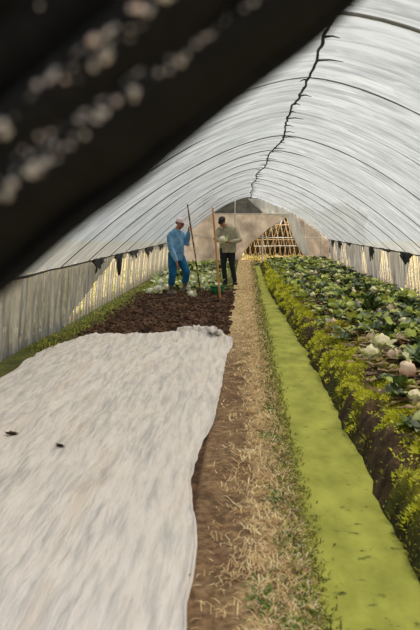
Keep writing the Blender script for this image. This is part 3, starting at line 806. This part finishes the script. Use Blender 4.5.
def hand_geo(mb, wrist, d, nrm, curl=0.8, k=1.0, flip=1):
    d = d.normalized(); nrm = (nrm - d * nrm.dot(d)).normalized(); s_ = d.cross(nrm) * flip   # s_ towards thumb side
    palm_end = wrist + d * 0.09 * k
    mb.tube([wrist - d * 0.02 * k, wrist + d * 0.03 * k, palm_end], [(0.027 * k, 0.021 * k), (0.038 * k, 0.018 * k), (0.040 * k, 0.015 * k)], 10, side=s_)
    for i, L in enumerate((0.070, 0.080, 0.075, 0.058)):
        o = (1.5 - i) * 0.021 * k; p = palm_end + s_ * o - d * 0.01; pts = [p]; a = 0.15; dd = d
        for seg in range(3):
            a += curl * (0.75 if seg else 0.55); dd = d * math.cos(a) + nrm * math.sin(a); p = p + dd * L * k / 3 * (1.15 - 0.12 * seg); pts.append(p)
        mb.tube(pts, [0.0105 * k, 0.010 * k, 0.009 * k, 0.0078 * k], 7)
    p = wrist + d * 0.025 * k + s_ * 0.03 * k
    mb.tube([p, p + (s_ * 0.8 + d * 0.7 + nrm * 0.3).normalized() * 0.035 * k, p + (s_ * 0.6 + d * 1.0 + nrm * 1.0).normalized() * 0.065 * k], [0.015 * k, 0.012 * k, 0.009 * k], 7)
def vec(*a): return Vector(a)

# ---- man in blue: origin on the ground between the boots, -y faces the camera
mx, my = (178 - 245) / 45.9, 15.25
mz = ground(mx, my)
Fd = vec(0.78, -0.62, 0); Lf = vec(0.62, 0.78, 0)
HC = vec(0.055, 0.0, 1.545)
hF = vec(0.80, -0.50, -0.33)
sh_r = vec(-0.145, -0.115, 1.31); el_r = vec(-0.125, -0.20, 1.0); wr_r = vec(0.0, -0.26, 0.74)
sh_l = vec(0.085, 0.14, 1.33); el_l = vec(0.205, 0.10, 1.12); wr_l = vec(0.238, -0.02, 1.37)
hip = vec(-0.045, 0, 0.86); hr = vec(-0.10, -0.08, 0.84); hl = vec(0.01, 0.06, 0.84)
kn_r = vec(-0.10, -0.16, 0.45); an_r = vec(-0.16, -0.06, 0.10)
kn_l = vec(0.19, 0.0, 0.50); an_l = vec(0.135, 0.10, 0.14)
body = MB()
P, A = head_geo(body, HC, hF, vec(0.15, 0, 1))
body.tube([HC + vec(-0.02, 0.0, -0.06), vec(-0.01, 0, 1.40), vec(-0.03, 0, 1.30)], [0.052, 0.056, 0.07], 10)
body.tube([vec(-0.03, 0, 1.36), vec(-0.02, 0, 1.1), hip], [(0.12, 0.08), (0.13, 0.09), (0.13, 0.09)], 12, side=Lf)
for s0, e0, w0 in ((sh_r, el_r, wr_r), (sh_l, el_l, wr_l)):
    body.tube([s0, e0, w0], [0.045, 0.036, 0.025], 8)
for h0, k0, a0 in ((hr, kn_r, an_r), (hl, kn_l, an_l)): body.tube([h0, k0, a0], [0.075, 0.05, 0.038], 8)
hand_geo(body, wr_r, vec(0.12, -0.05, -1), vec(0.8, 0.2, 0), 0.35, 1.05, -1)
hand_geo(body, wr_l, vec(0.12, -0.35, 0.95), vec(0.9, 0.3, 0), 0.85, 1.0, -1)
man1 = body.build('person', M['skin'], loc=(mx, my, mz), voxel=0.0075, relax=1)
tag(man1, 'man in pale cap, blue jacket, blue trousers and muddy boots, gripping a tall stick', 'person')
def eyes(P, par, k=1.0):
    for sg in (-1, 1):
        mb = MB(); mb.blob(P(sg * 0.031, 0.077, 0.006), (0.013, 0.010, 0.008)); mb.build('eye', M['eye'], par)
eyes(P, man1)
j = MB()
j.tube([vec(-0.02, 0, 1.42), vec(-0.03, 0, 1.36), vec(-0.035, -0.0, 1.27), vec(-0.02, 0, 1.08), vec(-0.03, 0, 0.92), vec(-0.04, 0, 0.745)],
       [(0.075, 0.07), (0.155, 0.095), (0.172, 0.12), (0.182, 0.145), (0.185, 0.155), (0.19, 0.155)], 20, side=Lf, caps=False)
j.tube([sh_r + vec(0.03, 0.02, 0.01), sh_r + vec(-0.01, -0.01, -0.06), el_r, lerp(el_r, wr_r, 0.5), wr_r + vec(-.005, 0, 0.01)], [0.075, 0.078, 0.068, 0.060, 0.048], 12, caps=True)
j.tube([sh_l + vec(-0.03, -0.02, 0.01), sh_l + vec(0.02, 0, -0.05), el_l, lerp(el_l, wr_l, 0.5), wr_l + (el_l - wr_l) * 0.08], [0.068, 0.068, 0.060, 0.054, 0.046], 12)
j.blob(vec(0.20, 0.09, 1.10), (0.06, 0.055, 0.05))
for k in range(5): # soft creases
    j.tube([vec(-0.15 + 0.05 * k, -0.155 + 0.012 * k, 0.80 + 0.03 * k), vec(-0.08 + 0.05 * k, -0.165, 0.92), vec(-0.02 + 0.04 * k, -0.15, 1.05)], [0.010, 0.016, 0.010], 6)
jk = j.build('jacket', M['denim'], man1, voxel=0.012, relax=2)
mb = MB(); mb.tube([vec(-0.09, -0.04, 1.405), vec(-0.02, -0.09, 1.395), vec(0.055, -0.06, 1.375), vec(0.06, 0.02, 1.375), vec(0.0, 0.075, 1.40), vec(-0.08, 0.05, 1.415), vec(-0.09, -0.04, 1.405)], (0.022, 0.012), 8, side=(0, 0, 1)); mb.build('collar', M['denim'], jk)
mb = MB(); mb.tube([vec(0.055, -0.115, 1.20), vec(0.055, -0.118, 1.12)], [(0.04, 0.006), (0.04, 0.006)], 10, side=Lf); mb.build('pocket', M['denim'], jk)
mb = MB()
for h0, k0, a0, top in ((hr, kn_r, an_r, 0.28), (hl, kn_l, an_l, 0.30)):
    t = 0.55
    mb.tube([h0 + vec(0, 0, 0.06), lerp(h0, k0, 0.5), k0, lerp(k0, a0, 0.6)], [0.112, 0.104, 0.083, 0.078], 12)
mb.tube([vec(-0.035, 0, 0.93), vec(-0.04, 0, 0.80)], [(0.16, 0.125), (0.165, 0.125)], 14, side=Lf)
mb.build('trousers', M['blue_trousers'], man1, voxel=0.012, relax=2)
def boot(par, kn, an, toe, mat, top=0.42, rs=1.0):
    mb = MB(); t = (kn - an); p = an + t * top; f = toe.normalized(); z0 = an.z - 0.085
    mb.tube([p, an + t * top * 0.5, an], [0.070 * rs, 0.060 * rs, 0.050 * rs], 12)
    b = vec(an.x, an.y, z0 + 0.035)
    mb.tube([an, b - f * 0.03], [0.05, 0.05], 10)
    mb.tube([b - f * 0.055, b + f * 0.05, b + f * 0.13, b + f * 0.175], [(0.040, 0.036), (0.045, 0.040), (0.048, 0.032), (0.036, 0.022)], 12, side=f.cross(vec(0, 0, 1)))
    o = mb.build('boot', mat, par, voxel=0.010, relax=1)
    s = MB(); s.tube([b - f * 0.06 + vec(0, 0, -0.026), b + f * 0.06 + vec(0, 0, -0.028), b + f * 0.17 + vec(0, 0, -0.026)], [(0.045, 0.010), (0.050, 0.010), (0.042, 0.010)], 12, side=f.cross(vec(0, 0, 1))); s.build('sole', mat, o)
boot(man1, kn_r, an_r + vec(0, 0, 0), vec(0.75, -0.66, 0), M['boot'], 0.55); boot(man1, kn_l, an_l, vec(0.9, -0.4, 0), M['boot'], 0.55)
mb = MB(); mb.blob(P(0, -0.016, 0.052), (0.086, 0.103, 0.078), axes=A, seg=18, rings=12)
V = mb.v; capo = mb.build('cap', M['cap'], man1, voxel=0.008, relax=1)
mb = MB(); mb.tube([P(0, 0.045, 0.052), P(0, 0.10, 0.050), P(0, 0.150, 0.036)], [(0.070, 0.010), (0.068, 0.007), (0.040, 0.005)], 14, side=A[0]); mb.build('visor', M['cap'], capo)
mb = MB(); mb.blob(P(0, -0.052, -0.002), (0.073, 0.055, 0.048), axes=A); mb.build('hair', M['hair'], man1)

# sticks
sx = lambda px, py, Y: ((px - 245) * Y / FPX, Y, EYE - (py - 225) * Y / FPX)
gp = Vector((mx, my, mz)) + wr_l + vec(0.058, -0.035, 0.08)
tb = Vector(sx(200.7, 298, 15.05)); tb.z = ground(tb.x, tb.y) - 0.02
dirp = (gp - tb).normalized(); tp = tb + dirp * 1.99
o = pole('walking_stick', tb, tp, [0.017 + 0.003 * math.sin(i * 2.1) for i in range(13)], M['dark_pole'], 'dark mottled stick held upright by the man in blue', 'stick', n=12, wob=0.03)
b2 = Vector(sx(220.5, 301, 14.46)); b2.z = ground(b2.x, b2.y) - 0.03; t2 = Vector(sx(213, 208.5, 14.40))
pole('bamboo_stake', b2, t2, [0.024, 0.0235, 0.023, 0.0235, 0.023, 0.022, 0.022, 0.021, 0.0205], M['tan_pole'], 'tall straight tan bamboo stake set in the soil in front of the man in grey', 'stake', n=8, wob=0.008)

# ---- man in grey
gx_, gy_ = -0.42, 17.3; gz = ground(gx_, gy_)
F2 = vec(-0.25, -0.97, 0); L2 = vec(0.97, -0.25, 0)
HC2 = vec(-0.14, -0.14, 1.555); hF2 = vec(-0.35, -0.75, -0.62)
sR = vec(-0.21, 0.0, 1.38); eR = vec(-0.29, -0.10, 1.12); wR = vec(-0.225, -0.33, 1.10)
sL = vec(0.19, -0.03, 1.38); eL = vec(0.285, -0.12, 1.10); wL = vec(0.06, -0.36, 1.06)
hR = vec(-0.10, 0, 0.86); hL = vec(0.085, 0.0, 0.86); kR = vec(-0.10, -0.05, 0.47); kL = vec(0.11, -0.03, 0.48); aR = vec(-0.06, 0.0, 0.09); aL = vec(0.18, 0.0, 0.09)
body = MB(); P2, A2 = head_geo(body, HC2, hF2, vec(0, -0.5, 1))
body.tube([HC2 + vec(0, 0.02, -0.06), vec(-0.06, -0.05, 1.45), vec(-0.02, -0.01, 1.36)], [0.052, 0.056, 0.07], 10)
body.tube([vec(-0.02, -0.01, 1.38), vec(-0.01, 0, 1.1), vec(0, 0, 0.86)], [(0.12, 0.08), (0.13, 0.09), (0.13, 0.09)], 12, side=L2)
for s0, e0, w0 in ((sR, eR, wR), (sL, eL, wL)): body.tube([s0, e0, w0], [0.045, 0.036, 0.025], 8)
for h0, k0, a0 in ((hR, kR, aR), (hL, kL, aL)): body.tube([h0, k0, a0], [0.075, 0.05, 0.038], 8)
hand_geo(body, wR, vec(0.35, -0.45, -0.05), vec(0.9, 0.3, 0.1), 0.5, 1.0, 1)
hand_geo(body, wL, vec(-0.8, -0.25, 0.05), vec(-0.25, 0.3, 0.9), 0.5, 1.0, 1)
man2 = body.build('person', M['skin'], loc=(gx_, gy_, gz), voxel=0.0075, relax=1)
tag(man2, 'man in dark cap, grey-green jacket and black trousers looking down at a white cabbage', 'person')
eyes(P2, man2)
j = MB()
j.tube([vec(-0.06, -0.04, 1.47), vec(-0.03, -0.01, 1.42), vec(-0.01, 0, 1.34), vec(0.0, -0.01, 1.15), vec(0.0, 0, 1.0), vec(0.0, 0, 0.80)],
       [(0.075, 0.07), (0.16, 0.10), (0.215, 0.125), (0.215, 0.14), (0.21, 0.145), (0.225, 0.15)], 20, side=L2, caps=False)
j.tube([sR + vec(0.03, 0, 0.01), sR + vec(-0.01, 0, -0.05), eR, lerp(eR, wR, 0.5), wR + (eR - wR) * 0.08], [0.072, 0.076, 0.068, 0.058, 0.046], 12)
j.tube([sL + vec(-0.03, 0, 0.01), sL + vec(0.01, 0, -0.05), eL, lerp(eL, wL, 0.5), wL + (eL - wL) * 0.08], [0.072, 0.076, 0.072, 0.060, 0.046], 12)
jk = j.build('jacket', M['grey_jacket'], man2, voxel=0.012, relax=2)
mb = MB(); mb.tube([vec(-0.12, -0.07, 1.45), vec(-0.05, -0.13, 1.43), vec(0.02, -0.08, 1.45), vec(0.0, 0.03, 1.475), vec(-0.09, 0.03, 1.475), vec(-0.12, -0.07, 1.45)], (0.022, 0.012), 8, side=(0, 0, 1)); mb.build('collar', M['grey_jacket'], jk)
mb = MB()
for h0, k0, a0 in ((hR, kR, aR), (hL, kL, aL)):
    mb.tube([h0 + vec(0, 0, 0.04), lerp(h0, k0, 0.5), k0, lerp(k0, a0, 0.6), a0 + vec(0, 0, 0.03)], [0.105, 0.092, 0.068, 0.06, 0.055], 12)
mb.tube([vec(0, 0, 0.93), vec(0, 0, 0.82)], [(0.16, 0.12), (0.165, 0.12)], 14, side=L2)
mb.build('trousers', M['black_cloth'], man2, voxel=0.012, relax=2)
boot(man2, kR, aR, vec(-0.4, -0.9, 0), M['black_cloth'], 0.4, 0.95); boot(man2, kL, aL, vec(0.2, -0.95, 0), M['black_cloth'], 0.4, 0.95)
mb = MB(); mb.blob(P2(0, -0.014, 0.052), (0.086, 0.100, 0.066), axes=A2, seg=18, rings=12); capo = mb.build('cap', M['hair'], man2)
mb = MB(); mb.tube([P2(0, 0.045, 0.045), P2(0, 0.10, 0.042), P2(0, 0.135, 0.030)], [(0.066, 0.009), (0.062, 0.006), (0.036, 0.005)], 14, side=A2[0]); mb.build('visor', M['hair'], capo)
t = head_thing(gx_ - 0.150, gy_ - 0.46, gz + 1.06, 0.085, 1, 'white cabbage held in the hands of the man in grey', white=True, nleaf=2)
t.rotation_euler = (0.5, 0.3, 0)

# ------------------------------------------------------------------ black shade net bunched near the camera
random.seed(5)
cm = Matrix.Translation(cam.location) @ cam.rotation_euler.to_matrix().to_4x4()
cr_ = cam.rotation_euler.to_matrix(); RT, UPv, BK = cr_.col[0].copy(), cr_.col[1].copy(), cr_.col[2].copy()
NC = Vector(cam.location) - BK * 0.46 + RT * ((182 - 210) / FPX * 0.46) + UPv * ((315 - 152) / FPX * 0.46)
T_ = (RT * 0.767 + UPv * 0.641); Nn = (UPv * 0.767 - RT * 0.641)
def net_pt(a, b, off=0.0):
    bb = b + 0.006 * N(a * 9, b * 4, 1) * smooth(0, 0.02, b + 0.01) + 0.004 * N(a * 14)
    fold = 0.010 * math.sin(b * 150 + 1.2 * N(a * 5)) + 0.008 * N(a * 16, b * 60, 3) + 0.10 * max(0.0, 0.03 - b) - 0.6 * max(0, 0.012 - b)
    bulge = -0.045 * math.exp(-((b - 0.058) / 0.03) ** 2) - 0.04 * math.exp(-((b - 0.16) / 0.035) ** 2)
    return NC + T_ * a + Nn * bb - BK * (-(fold + bulge) * -1 + 0.0 - off) 
mb = MB(); V = []; F = []; NA, NB = 220, 90
for i in range(NA + 1):
    for k in range(NB + 1):
        V.append(net_pt(lerp(-0.75, 0.62, i / NA), lerp(0.0, 0.42, k / NB)))
for i in range(NA):
    for k in range(NB): q = i * (NB + 1) + k; F.append((q, q + 1, q + NB + 2, q + NB + 1))
mb.add(V, F); net = mb.build('shade_net', M['net']); m_ = net.modifiers.new('t', 'SOLIDIFY'); m_.thickness = 0.008
tag(net, 'black shade net bunched in folds, blurred, filling the upper left right in front', 'net')
kn = MB(); lt = MB()  # flecks that paint glints and light haze onto the black folds
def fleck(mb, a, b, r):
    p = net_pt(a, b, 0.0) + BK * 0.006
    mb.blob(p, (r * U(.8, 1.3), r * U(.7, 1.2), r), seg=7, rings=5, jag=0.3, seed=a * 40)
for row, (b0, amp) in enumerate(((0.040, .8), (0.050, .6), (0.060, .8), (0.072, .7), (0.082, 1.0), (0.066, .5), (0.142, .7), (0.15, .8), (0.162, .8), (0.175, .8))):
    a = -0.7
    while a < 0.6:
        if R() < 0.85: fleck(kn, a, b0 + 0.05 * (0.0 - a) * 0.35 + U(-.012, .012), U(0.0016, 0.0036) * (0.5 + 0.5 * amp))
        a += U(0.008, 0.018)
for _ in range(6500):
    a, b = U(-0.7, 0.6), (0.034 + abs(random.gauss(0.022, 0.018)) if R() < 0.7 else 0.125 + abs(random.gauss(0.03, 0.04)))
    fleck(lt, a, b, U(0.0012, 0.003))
tag(kn.build('glints', M['knot'], net), 'pale flecks standing in for glints of light', kind='stuff'); tag(lt.build('haze_flecks', M['haze'], net), 'grey flecks standing in for a haze of highlights', kind='stuff')
